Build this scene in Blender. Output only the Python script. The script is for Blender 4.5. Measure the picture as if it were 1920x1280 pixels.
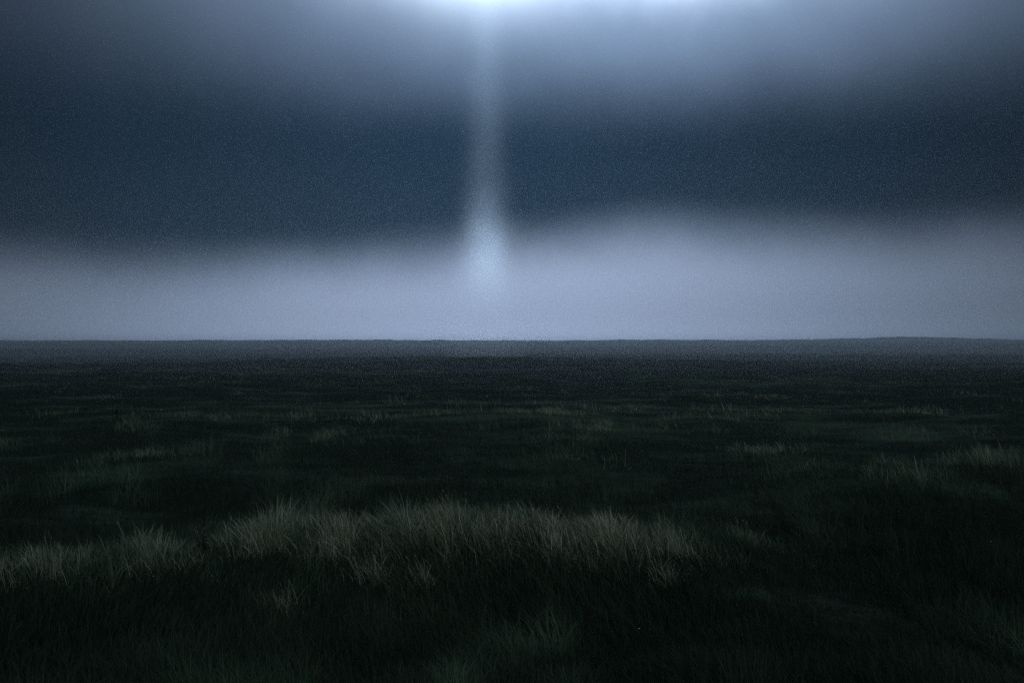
import bpy, math, random
import numpy as np

# ------------------------------------------------------------------ scene, camera, sky, light
scene = bpy.context.scene
for o in list(bpy.data.objects):
    bpy.data.objects.remove(o)
R = math.radians
EYE = 1.7

cam_data = bpy.data.cameras.new('camera')
cam_data.lens = 35.0
cam_data.sensor_width = 36.0
cam_data.clip_start = 0.05
cam_data.clip_end = 5000.0
cam = bpy.data.objects.new('camera', cam_data)
scene.collection.objects.link(cam)
cam.location = (0.0, 0.0, EYE)
cam.rotation_euler = (R(90.0 - 0.12), 0.0, 0.0)
scene.camera = cam

GLOW_ELEV = 21.2          # thin cloud glows just above the frame, straight ahead
GLOW_AZ = -1.3
SUN_ELEV = 30.0           # what daylight is left comes from behind the camera
SUN_AZ = 165.0
SUN_STRENGTH = 1.0

world = bpy.data.worlds.new('World')
scene.world = world
world.use_nodes = True
wt = world.node_tree
wt.nodes.clear()


class Nodes:
    """small helper to write node trees as expressions"""
    def __init__(self, tree):
        self.t = tree

    def new(self, kind, **kw):
        n = self.t.nodes.new(kind)
        for k, v in kw.items():
            setattr(n, k, v)
        return n

    def link(self, a, b):
        self.t.links.new(a, b)

    def _in(self, sock, v):
        if hasattr(v, 'is_output'):
            self.link(v, sock)
        else:
            sock.default_value = v

    def m(self, op, a, b=None, c=None):
        n = self.new('ShaderNodeMath', operation=op)
        self._in(n.inputs[0], a)
        if b is not None:
            self._in(n.inputs[1], b)
        if c is not None:
            self._in(n.inputs[2], c)
        return n.outputs[0]

    def smooth(self, v, a, b, lo=0.0, hi=1.0):
        n = self.new('ShaderNodeMapRange', interpolation_type='SMOOTHERSTEP')
        self._in(n.inputs[0], v)
        self._in(n.inputs[1], a)
        self._in(n.inputs[2], b)
        self._in(n.inputs[3], lo)
        self._in(n.inputs[4], hi)
        return n.outputs[0]

    def noise(self, vec, scale, detail=2.0, rough=0.5):
        n = self.new('ShaderNodeTexNoise')
        self._in(n.inputs['Vector'], vec)
        n.inputs['Scale'].default_value = scale
        n.inputs['Detail'].default_value = detail
        n.inputs['Roughness'].default_value = rough
        return n.outputs['Fac']

    def gauss(self, v, sigma):
        q = self.m('DIVIDE', v, sigma)
        return self.m('EXPONENT', self.m('MULTIPLY', self.m('MULTIPLY', q, q), -0.5))

    def mix(self, fac, a, b):
        n = self.new('ShaderNodeMix', data_type='RGBA')
        self._in(n.inputs[0], fac)
        self._in(n.inputs[6], a if hasattr(a, 'is_output') else (*a, 1.0))
        self._in(n.inputs[7], b if hasattr(b, 'is_output') else (*b, 1.0))
        return n.outputs[2]

    def scale(self, col, f):
        n = self.new('ShaderNodeVectorMath', operation='SCALE')
        self._in(n.inputs[0], col)
        self._in(n.inputs['Scale'], f)
        return n.outputs[0]

    def add(self, a, b):
        n = self.new('ShaderNodeVectorMath', operation='ADD')
        self._in(n.inputs[0], a)
        self._in(n.inputs[1], b)
        return n.outputs[0]


W = Nodes(wt)
sky = W.new('ShaderNodeTexSky', sky_type='NISHITA')
sky.sun_disc = False
sky.sun_elevation = R(SUN_ELEV)
sky.sun_rotation = R(SUN_AZ)
tc = W.new('ShaderNodeTexCoord')
dirv = tc.outputs['Generated']
sep = W.new('ShaderNodeSeparateXYZ')
W.link(dirv, sep.inputs[0])
RAD = 57.29578
elev = W.m('MULTIPLY', W.m('ARCSINE', sep.outputs[2]), RAD)          # degrees above the horizon
azim = W.m('MULTIPLY', W.m('ARCTAN2', sep.outputs[0], sep.outputs[1]), RAD)  # degrees right of the view
# the lower and upper rims of the cloud deck wander with soft noise
n_low = W.m('SUBTRACT', W.noise(dirv, 2.3, 1.0), 0.5)
n_wisp = W.m('SUBTRACT', W.noise(dirv, 7.0, 4.0, 0.55), 0.5)
n_big = W.m('SUBTRACT', W.noise(dirv, 1.7, 1.0), 0.5)
# the mist stands higher a little right of straight ahead and lower to the left
rim = W.m('ADD', W.m('MULTIPLY', W.gauss(W.m('SUBTRACT', azim, 7.0), 5.0), -0.25), W.m('MULTIPLY', W.gauss(W.m('ADD', azim, 17.0), 11.0), 2.0))
e_low = W.m('ADD', W.m('ADD', elev, rim), W.m('ADD', W.m('MULTIPLY', n_low, 2.5), W.m('MULTIPLY', n_wisp, 1.6)))
e_up = W.m('ADD', elev, W.m('ADD', W.m('MULTIPLY', n_big, 3.0), W.m('MULTIPLY', n_wisp, 2.0)))
deck_low = W.smooth(e_low, 2.6, 8.2)          # 0 in the bright mist, 1 in the deck
deck_up = W.smooth(e_up, 10.0, 21.5)          # 0 in the deck, 1 in the torn bright cloud above
aur_az = W.m('SUBTRACT', azim, GLOW_AZ)
side = W.m('ADD', W.m('MULTIPLY', W.gauss(aur_az, 17.0), 0.93), 0.07)
low_col = W.scale((0.235, 0.300, 0.430), W.m('MULTIPLY', side, 1.56))
deck_col = W.scale((0.0080, 0.0280, 0.0570), side)
side_up = W.m('ADD', W.m('MULTIPLY', W.gauss(W.m('SUBTRACT', azim, 5.0), 14.5), 0.97), 0.03)
up_col = W.scale((0.265, 0.385, 0.590), W.m('MULTIPLY', side_up, 1.15))
# sky colour raised close above the skyline to offset dimming by the ground mist
hz = W.m('EXPONENT', W.m('MULTIPLY', W.m('MAXIMUM', elev, 0.0), -2.0))
low_col = W.scale(low_col, W.m('ADD', 0.98, W.m('MULTIPLY', hz, 2.6)))
col = W.mix(deck_low, low_col, deck_col)
col = W.mix(deck_up, col, up_col)
# thin bright cloud round the hidden light
d_az = W.m('DIVIDE', aur_az, 3.4)
d_el = W.m('DIVIDE', W.m('SUBTRACT', elev, GLOW_ELEV), 1.8)
r2 = W.m('ADD', W.m('MULTIPLY', d_az, d_az), W.m('MULTIPLY', d_el, d_el))
aur = W.m('EXPONENT', W.m('MULTIPLY', r2, -0.5))
strip = W.m('MULTIPLY', W.gauss(W.m('SUBTRACT', azim, 6.0), 10.5),
            W.gauss(W.m('SUBTRACT', W.m('ADD', elev, W.m('MULTIPLY', n_wisp, 3.2)), GLOW_ELEV), 1.35))
aur = W.m('ADD', W.m('MULTIPLY', aur, 0.45), W.m('MULTIPLY', strip, 0.55))
col = W.add(col, W.scale((0.85, 1.0, 1.22), W.m('MULTIPLY', aur, 2.6)))
# a little of the clear evening sky shows through the cloud
col = W.add(col, W.scale(sky.outputs[0], 0.0015))
bg = W.new('ShaderNodeBackground')
W.link(col, bg.inputs['Color'])
bg.inputs['Strength'].default_value = 1.0
wo = W.new('ShaderNodeOutputWorld')
W.link(bg.outputs[0], wo.inputs['Surface'])

sun_data = bpy.data.lights.new('sun', 'SUN')
sun_data.energy = SUN_STRENGTH
sun_data.angle = R(12.0)
sun_data.color = (0.88, 0.98, 0.97)
sun = bpy.data.objects.new('sun', sun_data)
scene.collection.objects.link(sun)
sun.rotation_euler = (R(90.0 - SUN_ELEV), 0.0, R(180.0 - SUN_AZ))
sun.location = (0, 0, 60)

scene.view_settings.view_transform = 'Standard'
scene.view_settings.look = 'None'
scene.view_settings.exposure = 0.0
scene.view_settings.gamma = 1.0
scene.render.engine = 'CYCLES'
scene.cycles.volume_bounces = 1
scene.cycles.max_bounces = 6
scene.cycles.diffuse_bounces = 3
scene.cycles.transmission_bounces = 4
scene.cycles.use_denoising = False

rng = np.random.default_rng(7)


def link(o, parent=None):
    scene.collection.objects.link(o)
    if parent is not None:
        o.parent = parent
    return o


def tag(o, label=None, cat=None, group=None, kind=None):
    if label:
        o['label'] = label
    if cat:
        o['category'] = cat
    if group:
        o['group'] = group
    if kind:
        o['kind'] = kind
    return o


# ------------------------------------------------------------------ ground shape
def vnoise(x, y, seed):
    """smooth value noise on arrays, -1..1"""
    x = np.asarray(x, float)
    y = np.asarray(y, float)
    xi = np.floor(x).astype(np.int64)
    yi = np.floor(y).astype(np.int64)
    fx = x - xi
    fy = y - yi
    fx = fx * fx * (3 - 2 * fx)
    fy = fy * fy * (3 - 2 * fy)

    def h(a, b):
        n = (a * 374761393 + b * 668265263 + seed * 1442695041) & 0xFFFFFFFF
        n = ((n ^ (n >> 13)) * 1274126177) & 0xFFFFFFFF
        return ((n ^ (n >> 16)) & 0xFFFF) / 32767.5 - 1.0
    v = (h(xi, yi) * (1 - fx) + h(xi + 1, yi) * fx) * (1 - fy) + \
        (h(xi, yi + 1) * (1 - fx) + h(xi + 1, yi + 1) * fx) * fy
    return v


# hummocks: x, y, half width, half depth, height, dryness of the grass on them
HUMMOCKS = [
    (-3.5, 7.0, 0.9, 0.55, 0.08, 0.60), (-2.6, 7.3, 0.8, 0.55, 0.10, 0.62),
    (-1.6, 7.6, 0.8, 0.60, 0.13, 0.75), (-0.8, 7.8, 0.8, 0.60, 0.13, 0.95),
    (-0.1, 7.9, 0.6, 0.55, 0.10, 0.75), (0.62, 7.8, 0.6, 0.55, 0.13, 0.95),
    (1.22, 8.0, 0.6, 0.50, 0.09, 0.60), (1.9, 8.6, 0.5, 0.45, 0.06, 0.60),
    (3.4, 11.3, 0.7, 0.55, 0.14, 0.60), (4.35, 11.2, 0.8, 0.55, 0.15, 0.65), (5.9, 12.6, 0.9, 0.6, 0.10, 0.45),
    (-4.9, 13.4, 1.0, 0.6, 0.08, 0.55), (1.0, 12.8, 0.8, 0.5, 0.08, 0.45), (0.6, 15.4, 1.3, 0.6, 0.10, 0.40),
    (3.8, 15.1, 0.9, 0.6, 0.10, 0.55), (1.5, 17.4, 0.8, 0.7, 0.10, 0.85), (0.8, 20.4, 0.9, 0.8, 0.10, 0.80),
    (-0.9, 20.6, 1.6, 0.9, 0.10, 0.55), (3.9, 19.4, 1.0, 0.8, 0.08, 0.65), (5.6, 22.2, 1.2, 0.9, 0.10, 0.65),
    (-3.9, 19.8, 1.3, 0.8, 0.08, 0.45), (8.7, 22.0, 1.4, 0.9, 0.08, 0.55), (2.6, 23.5, 1.4, 0.9, 0.08, 0.45),
    (-2.6, 14.9, 1.0, 0.6, 0.06, 0.35), (-7.6, 15.4, 1.3, 0.8, 0.06, 0.3), (-6.3, 20.5, 1.5, 1.0, 0.08, 0.35),
    (5.4, 17.8, 0.9, 0.7, 0.08, 0.4), (-1.2, 26.0, 1.8, 1.0, 0.1, 0.5), (6.1, 28.5, 2.0, 1.2, 0.1, 0.45),
    (-0.75, 4.75, 0.5, 0.25, 0.03, 0.16), (1.0, 4.9, 0.35, 0.2, 0.03, 0.14),
    (-1.55, 6.45, 0.3, 0.2, 0.04, 0.22),
]


def height(x, y):
    z = 0.10 * vnoise(x / 3.1 + 5.0, y / 3.1, 3) + 0.05 * vnoise(x / 1.2, y / 1.2 + 9.0, 5) + 0.02 * vnoise(x / 0.45, y / 0.45, 8)
    d = np.sqrt(x * x + y * y)
    z = z * np.clip(d / 4.0, 0.2, 1.0) * np.clip(60.0 / (d + 1.0), 0.0, 1.0)
    for hx, hy, sx, sy, hh, _ in HUMMOCKS:
        z = z + hh * np.exp(-0.5 * (((x - hx) / sx) ** 2 + ((y - hy) / sy) ** 2))
    # shallow hollows in front of and behind the long hummock
    z = z - 0.12 * np.exp(-0.5 * (((x - 0.0) / 4.0) ** 2 + ((y - 5.9) / 0.8) ** 2))
    z = z - 0.16 * np.exp(-0.5 * (((x + 3.2) / 2.2) ** 2 + ((y - 10.0) / 1.1) ** 2))
    z = z - 0.16 * np.exp(-0.5 * (((x - 3.0) / 1.5) ** 2 + ((y - 8.0) / 1.6) ** 2))
    # low swell in the middle distance, added to hide the beam lamp's ground patch
    z = z + 0.42 * np.exp(-0.5 * (((x + 2.0) / 13.0) ** 2 + ((y - 67.0) / 6.0) ** 2))
    # long swells far off; a low rise to the right on the skyline
    z = z + 0.35 * vnoise(x / 60.0, y / 45.0, 11) * np.clip((d - 25.0) / 120.0, 0.0, 1.0)
    z = z + 1.15 * np.exp(-0.5 * (((x - 166.0) / 16.0) ** 2 + ((y - 415.0) / 30.0) ** 2))
    z = z + 0.55 * np.exp(-0.5 * (((x - 130.0) / 26.0) ** 2 + ((y - 425.0) / 30.0) ** 2))
    z = z + 1.25 * np.clip((d - 120.0) / 300.0, 0.0, 1.0)
    # ragged low scrub line at the far edge
    z = z + (0.24 * vnoise(x / 5.0, y / 9.0, 13) + 0.16 * vnoise(x / 1.7, y / 9.0, 14)) * np.clip((d - 300.0) / 80.0, 0.0, 1.0)
    # beyond the crest the land falls away
    z = z - 0.00006 * np.clip(d - 440.0, 0.0, None) ** 2
    return z


def dryness(x, y):
    v = np.zeros_like(np.asarray(x, float))
    for hx, hy, sx, sy, _, dr in HUMMOCKS:
        v = np.maximum(v, dr * np.exp(-0.5 * (((x - hx) / (sx * 0.85)) ** 2 + ((y - hy) / (sy * 0.8)) ** 2)))
    n = 0.5 + 0.5 * vnoise(x / 0.7 + 3.0, y / 0.7, 21)
    n2 = 0.5 + 0.5 * vnoise(x / 2.6, y / 1.9 + 4.0, 22)
    far = np.clip((np.asarray(y) - 13.0) / 12.0, 0.0, 1.0)
    v = v * (0.35 + 0.95 * n) + far * 0.55 * np.clip(n2 * 1.9 - 1.0, 0.0, 1.0) + 0.03 * n + far * 0.45 * np.clip(2.2 * n - 1.2, 0.0, 1.0)
    return np.clip(v, 0.0, 1.0)


# ------------------------------------------------------------------ materials
def principled(name):
    m = bpy.data.materials.new(name)
    m.use_nodes = True
    n = Nodes(m.node_tree)
    return m, n, m.node_tree.nodes['Principled BSDF'], m.node_tree.nodes['Material Output']


def grass_material():
    m, n, bsdf, out = principled('grass_blades')
    at = n.new('ShaderNodeAttribute', attribute_name='tint')
    n.link(at.outputs['Color'], bsdf.inputs['Base Color'])
    bsdf.inputs['Roughness'].default_value = 0.65
    bsdf.inputs['Specular IOR Level'].default_value = 0.25
    tr = n.new('ShaderNodeBsdfTranslucent')
    n.link(at.outputs['Color'], tr.inputs['Color'])
    mx = n.new('ShaderNodeMixShader')
    mx.inputs[0].default_value = 0.40
    n.link(bsdf.outputs[0], mx.inputs[1])
    n.link(tr.outputs[0], mx.inputs[2])
    n.link(mx.outputs[0], out.inputs['Surface'])
    return m


def soil_material():
    m, n, bsdf, out = principled('meadow_ground')
    g = n.new('ShaderNodeNewGeometry')
    p = g.outputs['Position']
    mp = n.new('ShaderNodeMapping')
    n.link(p, mp.inputs['Vector'])
    mp.inputs['Scale'].default_value = (0.35, 0.8, 1.0)
    a = n.noise(mp.outputs[0], 1.0, 5.0, 0.6)
    b = n.noise(p, 6.0, 4.0, 0.6)
    c = n.noise(mp.outputs[0], 0.09, 3.0, 0.55)
    f = n.smooth(n.m('ADD', n.m('MULTIPLY', a, 0.6), n.m('MULTIPLY', c, 0.5)), 0.5, 0.72)
    base = n.mix(b, (0.003, 0.008, 0.005), (0.012, 0.028, 0.018))
    col = n.mix(f, base, (0.040, 0.070, 0.048))
    n.link(col, bsdf.inputs['Base Color'])
    bsdf.inputs['Roughness'].default_value = 1.0
    bsdf.inputs['Specular IOR Level'].default_value = 0.05
    bp = n.new('ShaderNodeBump')
    bp.inputs['Strength'].default_value = 0.8
    bp.inputs['Distance'].default_value = 0.05
    n.link(b, bp.inputs['Height'])
    n.link(bp.outputs[0], bsdf.inputs['Normal'])
    return m


M_GRASS = grass_material()
M_SOIL = soil_material()

# ------------------------------------------------------------------ the field
NA, NR = 640, 190
rad = np.concatenate([[0.0], np.geomspace(0.6, 535.0, NR)])
# more columns ahead than behind
u = np.linspace(-1, 1, NA, endpoint=False)
ang = np.pi * (0.35 * u + 0.65 * u ** 3)
A, D = np.meshgrid(ang, rad[1:])
X = D * np.sin(A)
Y = D * np.cos(A)
Z = height(X, Y)
verts = np.concatenate([[[0, 0, float(height(np.zeros(1), np.zeros(1))[0])]], np.stack([X.ravel(), Y.ravel(), Z.ravel()], 1)])
i = np.arange(NA)
j = (i + 1) % NA
faces = [np.stack([np.zeros(NA, int), 1 + j, 1 + i], 1).tolist()]
quads = []
for k in range(NR - 1):
    quads.append(np.stack([1 + k * NA + i, 1 + k * NA + j, 1 + (k + 1) * NA + j, 1 + (k + 1) * NA + i], 1))
me = bpy.data.meshes.new('field')
me.from_pydata(verts.tolist(), [], faces[0] + np.concatenate(quads).tolist())
me.polygons.foreach_set('use_smooth', [True] * len(me.polygons))
me.update()
field = link(bpy.data.objects.new('field', me))
me.materials.append(M_SOIL)
tag(field, 'dark rough grass meadow running flat to the misty skyline', 'field', kind='structure')


# ------------------------------------------------------------------ grass
def blade_mesh(name, root, length, width, lean_dir, lean, face, col_root, col_tip, droop=None):
    """n blades, each two quads and a tip triangle, as one mesh (all arguments are arrays)"""
    n = len(length)
    if droop is None:
        droop = lean * 0.8
    t = np.array([0.0, 0.38, 0.74, 1.0])
    ld = np.stack([np.cos(lean_dir), np.sin(lean_dir), np.zeros(n)], 1)
    wd = np.stack([np.cos(face), np.sin(face), np.zeros(n)], 1)
    V = np.zeros((n, 7, 3))
    C = np.ones((n, 7, 4))
    for s in range(4):
        off = (lean * t[s] + droop * t[s] ** 2.6)[:, None] * ld * length[:, None]
        up = length * t[s] * (1.0 - 0.25 * np.clip(lean + droop * t[s], 0, 2.0) ** 2 * t[s])
        p = root + off
        p[:, 2] += up
        w = (width * (1.0 - 0.55 * t[s]))[:, None] * 0.5 * wd
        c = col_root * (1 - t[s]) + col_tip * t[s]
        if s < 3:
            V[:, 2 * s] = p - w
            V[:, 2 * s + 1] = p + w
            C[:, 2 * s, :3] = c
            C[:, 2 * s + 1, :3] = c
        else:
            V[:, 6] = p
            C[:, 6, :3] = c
    base = (np.arange(n) * 7)[:, None]
    loops = np.concatenate([base + np.array([0, 1, 3, 2]), base + np.array([2, 3, 5, 4]), base + np.array([4, 5, 6])], 1).ravel()
    tot = np.tile([4, 4, 3], n)
    start = np.concatenate([[0], np.cumsum(tot)[:-1]])
    m = bpy.data.meshes.new(name)
    m.vertices.add(n * 7)
    m.vertices.foreach_set('co', V.ravel())
    m.loops.add(len(loops))
    m.loops.foreach_set('vertex_index', loops.astype(np.int32))
    m.polygons.add(3 * n)
    m.polygons.foreach_set('loop_start', start.astype(np.int32))
    m.polygons.foreach_set('loop_total', tot.astype(np.int32))
    m.update(calc_edges=True)
    at = m.attributes.new('tint', 'FLOAT_COLOR', 'POINT')
    at.data.foreach_set('color', C.ravel())
    m.materials.append(M_GRASS)
    m.validate()
    return m


GREEN_A = np.array([0.002, 0.007, 0.004])
GREEN_B = np.array([0.010, 0.034, 0.018])
STRAW_A = np.array([0.13, 0.15, 0.10])
STRAW_B = np.array([0.64, 0.69, 0.57])


def tints(dry, n):
    """root and tip colours from a dryness per blade"""
    r = (rng.random(n) ** 2.0)[:, None]
    g = GREEN_A * (1 - r) + GREEN_B * r
    s = STRAW_A * (1 - r) + STRAW_B * r
    d = dry[:, None]
    sage = np.array([0.07, 0.14, 0.09]) * (1 - r) + np.array([0.13, 0.21, 0.145]) * r
    lo = np.clip(d * 2.2, 0, 1)
    hi = np.clip(d * 1.9 - 0.55, 0, 1)
    tip = (g * (1 - lo) + sage * lo) * (1 - hi) + s * hi
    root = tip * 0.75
    return root, tip


def scatter(n, dmin, dmax, half_angle):
    """points spread evenly over the picture's ground: close together near by, wide apart far off"""
    inv = rng.uniform(1.0 / dmax, 1.0 / dmin, n)
    d = 1.0 / inv
    a = rng.uniform(-half_angle, half_angle, n)
    return np.tan(a) * d, d


def hummock_points(n):
    """two thirds of the dry grass stands on the hummocks, the rest anywhere"""
    w = np.array([h[2] * h[3] * h[5] / h[1] for h in HUMMOCKS])
    w[:11] *= 2.5
    k = rng.choice(len(HUMMOCKS), n * 2 // 3, p=w / w.sum())
    H = np.array(HUMMOCKS)[k]
    x = H[:, 0] + rng.normal(0, 1, len(k)) * H[:, 2] * 0.95
    y = H[:, 1] + rng.normal(0, 1, len(k)) * H[:, 3] * 0.95
    x2, y2 = scatter(n - len(k), 3.2, 75.0, R(36))
    return np.concatenate([x, x2]), np.concatenate([y, y2])


def field_grass(name, n, dmin, dmax, label, dry_only):
    nt = n // 9
    cx, cy = scatter(nt, dmin, dmax, R(36)) if not dry_only else hummock_points(nt)
    cx = np.repeat(cx, 9)
    cy = np.repeat(cy, 9)
    spread = 0.035 + 0.004 * cy
    x = cx + rng.normal(0, 1, len(cx)) * spread
    y = cy + rng.normal(0, 1, len(cy)) * spread
    dr = dryness(x, y)
    isdry = rng.random(len(x)) < dr * 0.9 + (0.08 if dry_only else 0.0)
    keep = isdry if dry_only else ~isdry
    if dry_only:
        keep &= dr > 0.06
    x, y, dr = x[keep], y[keep], dr[keep]
    k = len(x)
    patch = 0.5 + 0.5 * vnoise(x / 1.1 + 7.0, y / 1.1, 31)
    far = np.clip((y - 9.0) / 18.0, 0.0, 1.0)
    if dry_only:
        ln = rng.uniform(0.11, 0.37, k) * (0.45 + 0.7 * dr) * (1 - 0.6 * far)
        clump = 0.5 + 0.5 * vnoise(x / 0.16, y / 0.22, 51)
        ln = ln * (0.5 + 0.8 * clump) * (0.72 + 0.6 * vnoise(x / 0.45, y / 0.5, 54))
        dv = np.clip(0.12 + 0.9 * dr * (0.2 + 1.1 * clump ** 1.5) * rng.uniform(0.5, 1.3, k), 0, 1)
    else:
        ln = rng.uniform(0.07, 0.22, k) * (0.5 + 0.9 * patch) * (1 - 0.45 * far)
        clump = 0.5 + 0.5 * vnoise(x / (0.2 + 0.012 * y), y / (0.3 + 0.02 * y), 52)
        broad = 0.5 + 0.5 * vnoise(x / 1.7, y / 1.9, 53)
        ln = ln * (0.6 + 0.9 * clump)
        dv = np.clip(rng.normal(0.02, 0.02, k) + 0.10 * dr + (0.55 + 0.55 * far) * clump ** (2.8 - 1.3 * far) * broad ** (1.5 - 0.6 * far), 0, 1)
    wind = R(150) + 0.8 * vnoise(x / 2.0, y / 2.0, 41) * 2.0
    ldir = np.where(rng.random(k) < 0.55, wind + rng.normal(0, 0.6, k), rng.uniform(0, 2 * np.pi, k))
    lean = np.abs(rng.normal(0.30, 0.30, k))
    w = rng.uniform(0.0014, 0.0040, k) * (1 + 0.05 * y)
    face = rng.normal(0, 0.9, k)
    z = height(x, y) - 0.01
    cr, ct = tints(dv, k)
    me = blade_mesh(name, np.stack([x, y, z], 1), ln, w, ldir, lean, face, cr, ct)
    o = link(bpy.data.objects.new(name, me))
    return tag(o, label, 'grass', kind='stuff')


field_grass('grass', 290000, 3.2, 75.0, 'dark green damp grass covering the whole meadow', False)
field_grass('dry_grass', 200000, 3.2, 75.0, 'pale dry straw grass growing in patches over the hummocks', True)


# ------------------------------------------------------------------ single tussocks, weeds and flowers
def tussock(x, y, rx, ry, h, n, dry, label, wind=R(160), bias=0.36, stalks=3):
    z0 = float(height(np.array([x]), np.array([y]))[0])
    e = link(bpy.data.objects.new('grass_tussock', None))
    e.location = (x, y, z0)
    e.empty_display_size = 0.1
    tag(e, label, 'grass tuft', 'single tussocks of grass in the meadow')
    n = int(n * 0.6)
    h *= 0.72
    rx *= 1.35
    ry *= 1.3
    a = rng.uniform(0, 2 * np.pi, n)
    r = np.minimum(np.abs(rng.normal(0, 0.7, n)), 1.25)
    px = r * np.cos(a) * rx
    py = r * np.sin(a) * ry
    pz = height(px + x, py + y) - z0 - 0.01
    ln = h * rng.uniform(0.35, 1.15, n) * np.clip(1.0 - 0.3 * r, 0.3, 1.0)
    out = np.arctan2(np.sin(a), np.cos(a))
    ldir = np.where(rng.random(n) < 0.22, out, wind + rng.normal(0, 0.5, n))
    lean = np.abs(rng.normal(bias, 0.18, n)) * (0.6 + 0.5 * np.minimum(r, 1.5))
    dv = np.clip(dry + rng.normal(0, 0.15, n), 0, 1)
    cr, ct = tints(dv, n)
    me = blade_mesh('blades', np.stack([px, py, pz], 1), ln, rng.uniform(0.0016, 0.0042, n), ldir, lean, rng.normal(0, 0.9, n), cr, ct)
    tag(link(bpy.data.objects.new('blades', me), e), kind='stuff')
    for s in range(stalks):
        k = 9                                        # a stalk with a small ragged seed head
        sx, sy = rng.uniform(-rx, rx) * 0.6, rng.uniform(-ry, ry) * 0.6
        sz = float(height(np.array([x + sx]), np.array([y + sy]))[0]) - z0
        hh = h * rng.uniform(0.9, 1.12)
        ld = wind + rng.normal(0, 0.4)
        root = np.tile([sx, sy, sz], (k, 1)).astype(float)
        lens = np.full(k, hh * 0.07)
        lens[0] = hh
        ldirs = np.full(k, ld)
        ln0 = 0.25
        for q in range(1, k):
            t = 0.72 + 0.28 * q / k
            o = (ln0 * t + ln0 * 0.8 * t ** 2.6) * hh
            root[q] = (sx + math.cos(ld) * o, sy + math.sin(ld) * o, sz + hh * t * (1 - 0.25 * (ln0 + ln0 * 0.8 * t) ** 2 * t))
            ldirs[q] = rng.uniform(0, 2 * np.pi)
        cr, ct = tints(np.full(k, min(1.0, dry + 0.2)), k)
        me = blade_mesh('seed_stalk', root, lens, np.full(k, 0.0024), ldirs, np.full(k, ln0), rng.normal(0, 0.9, k), cr, ct)
        link(bpy.data.objects.new('seed_stalk', me), e)
    return e


TUSSOCKS = [
    (-1.25, 7.45, 0.30, 0.22, 0.40, 1000, 0.90, 'palest dry tussock at the left end of the bright long hummock'),
    (-0.45, 7.55, 0.34, 0.25, 0.42, 1100, 0.95, 'broad dry straw tussock in the middle of the long hummock'),
    (0.30, 7.55, 0.24, 0.22, 0.40, 800, 1.0, 'wind-bent dry tussock arching over right of the hummock middle'),
    (0.75, 7.65, 0.30, 0.24, 0.40, 1000, 1.0, 'tall pale straw tussock at the right part of the hummock'),
    (1.28, 7.75, 0.22, 0.2, 0.32, 600, 0.80, 'greyish dry tussock ending the long hummock on the right'),
    (-1.85, 7.4, 0.30, 0.22, 0.36, 800, 0.75, 'grey-green tussock leaning left of the brightest dry grass'),
    (-2.55, 7.0, 0.22, 0.2, 0.36, 500, 0.55, 'thin green upright tussock beside the dark weed stems'),
    (-3.2, 6.9, 0.20, 0.18, 0.30, 450, 0.50, 'dull green rounded tussock near the left edge of the meadow'),
    (-3.60, 6.75, 0.16, 0.14, 0.28, 350, 0.55, 'small pale green tussock cut by the left picture edge'),
    (-0.95, 6.95, 0.13, 0.12, 0.27, 320, 0.62, 'short bright tuft just in front of the hummock, left of middle'),
    (-0.62, 6.95, 0.08, 0.09, 0.27, 220, 0.62, 'narrow bright tuft standing right next to a short bright tuft'),
    (1.12, 7.15, 0.09, 0.09, 0.24, 280, 0.7, 'lone fan-shaped pale tuft below the right end of the hummock'),
    (-1.52, 6.45, 0.14, 0.12, 0.20, 240, 0.45, 'small green tuft alone in the dark hollow at lower left'),
    (2.05, 8.9, 0.20, 0.18, 0.30, 350, 0.45, 'green tussock at the edge of the dark hollow on the right'),
    (-0.9, 4.72, 0.24, 0.14, 0.12, 420, 0.32, 'low brownish tuft at the bottom edge, left of middle'),
    (1.02, 4.8, 0.18, 0.12, 0.12, 300, 0.28, 'low brownish tuft at the bottom edge, right of middle'),
    (1.52, 17.0, 0.22, 0.2, 0.22, 260, 1.0, 'small whitish tuft far out, right of the picture middle'),
    (0.80, 20.2, 0.30, 0.25, 0.24, 280, 1.0, 'pale straw tuft farther out than the small whitish tuft'),
    (3.65, 14.8, 0.30, 0.22, 0.22, 350, 0.7, 'pale tussock beyond the dark right-hand hollow'),
    (-4.9, 13.2, 0.5, 0.22, 0.18, 450, 0.6, 'flat wide pale tussock out on the left of the meadow'),
]
for t in TUSSOCKS:
    tussock(*t)


def weed(x, y, h, n, label, spread):
    z0 = float(height(np.array([x]), np.array([y]))[0])
    e = link(bpy.data.objects.new('weed', None))
    e.location = (x, y, z0)
    e.empty_display_size = 0.1
    tag(e, label, 'weed')
    for s in range(n):
        k = 14
        sx = rng.normal(0, spread)
        hh = h * rng.uniform(0.7, 1.0)
        root = np.zeros((k, 3))
        root[:, 0] = sx
        lens = np.full(k, hh * 0.22)
        lens[0] = hh
        root[1:, 2] = np.linspace(0.15, 0.95, k - 1) * hh
        lean = np.full(k, 0.8)
        lean[0] = 0.04
        ld = rng.uniform(0, 2 * np.pi, k)
        wd = np.full(k, 0.005 + 0.0006 * y)
        wd[0] = 0.006
        c = np.tile([0.018, 0.026, 0.018], (k, 1))
        me = blade_mesh('stem', root, lens, wd, ld, lean, rng.normal(0, 0.9, k), c, c * 1.3)
        link(bpy.data.objects.new('stem', me), e)
    return e


weed(-2.2, 7.2, 0.27, 4, 'dark upright weed stems among grass at the left of the hummock', 0.05)
weed(-7.75, 19.6, 0.30, 5, 'small blackish weed standing alone out on the far left', 0.05)


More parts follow.
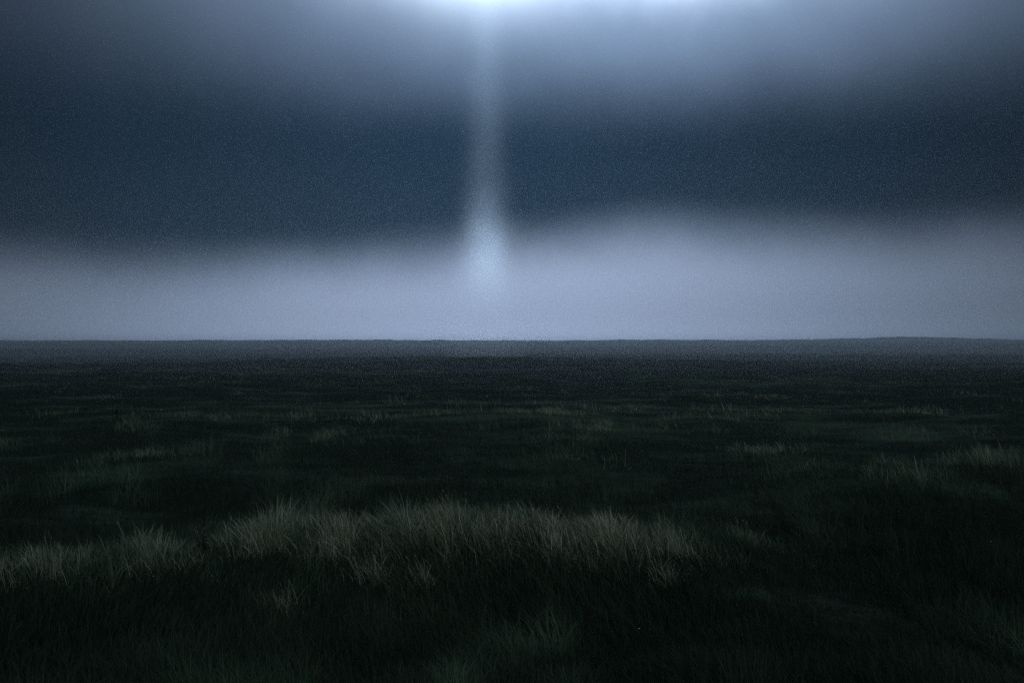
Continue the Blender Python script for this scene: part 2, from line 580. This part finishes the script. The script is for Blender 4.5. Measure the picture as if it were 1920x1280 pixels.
def petal_material():
    m, n, bsdf, out = principled('white_petals')
    g = n.new('ShaderNodeNewGeometry')
    f = n.noise(g.outputs['Position'], 200.0, 2.0)
    n.link(n.mix(f, (0.70, 0.70, 0.68), (0.85, 0.85, 0.82)), bsdf.inputs['Base Color'])
    bsdf.inputs['Roughness'].default_value = 0.7
    return m


M_PETAL = petal_material()


def flower(x, y, h, r, label):
    z0 = float(height(np.array([x]), np.array([y]))[0])
    e = link(bpy.data.objects.new('wildflower', None))
    e.location = (x, y, z0)
    e.empty_display_size = 0.05
    tag(e, label, 'flower', 'tiny white flowers in the meadow')
    c = np.array([[0.03, 0.05, 0.03]] * 2)
    me = blade_mesh('stem', np.zeros((2, 3)), np.array([h, h]), np.array([0.004, 0.004]), np.zeros(2), np.array([0.0, 0.0]),
                    np.array([0.0, 1.5]), c, c)
    link(bpy.data.objects.new('stem', me), e)
    vs, fs = [], []
    for k in range(9):                                # nine cupped petals
        a = 2 * math.pi * k / 9
        b = len(vs)
        for rr, ww, zz in ((0.15, 0.12, 0.0), (0.65, 0.32, 0.25), (1.0, 0.16, 0.5)):
            for sgn in (-1, 1):
                vs.append((r * (rr * math.cos(a) - sgn * ww * math.sin(a)), r * (rr * math.sin(a) + sgn * ww * math.cos(a)), h + r * zz))
        fs += [(b, b + 1, b + 3, b + 2), (b + 2, b + 3, b + 5, b + 4)]
    me = bpy.data.meshes.new('flower_head')
    me.from_pydata(vs, [], fs)
    me.materials.append(M_PETAL)
    link(bpy.data.objects.new('flower_head', me), e)


flower(-0.80, 25.0, 0.22, 0.022, 'left one of two white flowers close together out in the field')
flower(-0.62, 25.0, 0.22, 0.024, 'right one of two white flowers close together out in the field')
flower(-6.66, 18.9, 0.22, 0.018, 'tiny white flower far out on the left side')
flower(4.02, 8.35, 0.16, 0.006, 'tiny white flower in the dark grass near the right edge')
flower(0.78, 6.1, 0.12, 0.005, 'tiny pale flower in the dark foreground, right of middle')


# ------------------------------------------------------------------ air
def volume_material(name):
    m = bpy.data.materials.new(name)
    m.use_nodes = True
    n = Nodes(m.node_tree)
    for x in list(m.node_tree.nodes):
        m.node_tree.nodes.remove(x)
    out = n.new('ShaderNodeOutputMaterial')
    pv = n.new('ShaderNodeVolumePrincipled')
    n.link(pv.outputs[0], out.inputs['Volume'])
    return m, n, pv


def closed_box(name, lo, hi, mat):
    v = [(x, y, z) for x in (lo[0], hi[0]) for y in (lo[1], hi[1]) for z in (lo[2], hi[2])]
    f = [(0, 1, 3, 2), (4, 6, 7, 5), (0, 4, 5, 1), (2, 3, 7, 6), (0, 2, 6, 4), (1, 5, 7, 3)]
    me = bpy.data.meshes.new(name)
    me.from_pydata(v, [], f)
    me.materials.append(mat)
    return link(bpy.data.objects.new(name, me))


m, n, pv = volume_material('haze_air')
pv.inputs['Color'].default_value = (0.84, 0.93, 1.0, 1.0)
pv.inputs['Density'].default_value = 0.00036
pv.inputs['Anisotropy'].default_value = 0.70
haze = closed_box('haze', (-540, -540, -4.0), (540, 540, 34.0), m)
tag(haze, 'thin blue evening haze filling the air over the meadow', 'haze', kind='stuff')

# low ground mist over the farther meadow
m, n, pv = volume_material('ground_mist_air')
pv.inputs['Color'].default_value = (0.94, 0.98, 1.0, 1.0)
pv.inputs['Anisotropy'].default_value = 0.70
g = n.new('ShaderNodeNewGeometry')
sp = n.new('ShaderNodeSeparateXYZ')
n.link(g.outputs['Position'], sp.inputs[0])
thin = n.m('EXPONENT', n.m('MULTIPLY', n.m('MAXIMUM', sp.outputs[2], 0.0), -1.0 / 2.6))      # thinner with height
onset = n.m('MULTIPLY', n.smooth(sp.outputs[1], 12.0, 78.0), n.smooth(sp.outputs[1], 300.0, 470.0, 1.0, 0.0))
n.link(n.m('MULTIPLY', n.m('MULTIPLY', thin, onset), 0.0106), pv.inputs['Density'])
mist = closed_box('ground_mist', (-420, 12.0, -3.0), (420, 470.0, 16.0), m)
tag(mist, 'low white ground mist lying over the far half of the meadow', 'mist', kind='stuff')

# the pale shaft: a slender column of denser mist standing in the light, 80 m off
SX, SY = -2.1, 80.0
m, n, pv = volume_material('shaft_mist')
pv.inputs['Color'].default_value = (0.90, 0.95, 1.0, 1.0)
pv.inputs['Anisotropy'].default_value = 0.0
g = n.new('ShaderNodeNewGeometry')
sp = n.new('ShaderNodeSeparateXYZ')
n.link(g.outputs['Position'], sp.inputs[0])
dx = n.m('SUBTRACT', sp.outputs[0], SX)
dy = n.m('SUBTRACT', sp.outputs[1], SY)
zz = sp.outputs[2]
dist = n.m('SQRT', n.m('ADD', n.m('MULTIPLY', dx, dx), n.m('MULTIPLY', dy, dy)))
sig = n.smooth(zz, 5.4, 21.0, 1.18, 0.98)
core = n.gauss(dist, sig)
foot = n.m('ADD', n.m('MULTIPLY', n.gauss(n.m('SUBTRACT', zz, 7.4), 2.9), 0.87), 0.13)
fade = n.smooth(zz, 1.6, 10.0)
wisp = n.noise(g.outputs['Position'], 0.45, 3.0)
dens = n.m('MULTIPLY', n.m('MULTIPLY', core, foot), fade)
n.link(n.m('MULTIPLY', dens, n.m('ADD', 0.035, n.m('MULTIPLY', wisp, 0.075))), pv.inputs['Density'])
NS = 40
vs, fs = [], []
for z, r in ((1.2, 5.0), (33.0, 4.6)):
    vs += [(SX + r * math.cos(2 * math.pi * k / NS), SY + r * math.sin(2 * math.pi * k / NS), z) for k in range(NS)]
fs = [tuple(range(NS - 1, -1, -1)), tuple(range(NS, 2 * NS))] + [(k, (k + 1) % NS, NS + (k + 1) % NS, NS + k) for k in range(NS)]
me = bpy.data.meshes.new('light_shaft')
me.from_pydata(vs, [], fs)
me.materials.append(m)
shaft = link(bpy.data.objects.new('light_shaft', me))
tag(shaft, 'pale blue vertical shaft of lit mist standing above the skyline', 'light shaft', kind='stuff')

# the lamp that makes the shaft hangs over the field, above the frame, and shines straight down
ld = bpy.data.lights.new('beam_lamp', 'SPOT')
ld.energy = 1750000.0
ld.color = (0.60, 0.78, 1.0)
ld.spot_size = R(6.8)
ld.spot_blend = 1.0
ld.shadow_soft_size = 0.4
lamp = link(bpy.data.objects.new('beam_lamp', ld))
lamp.location = (SX, SY, 74.0)
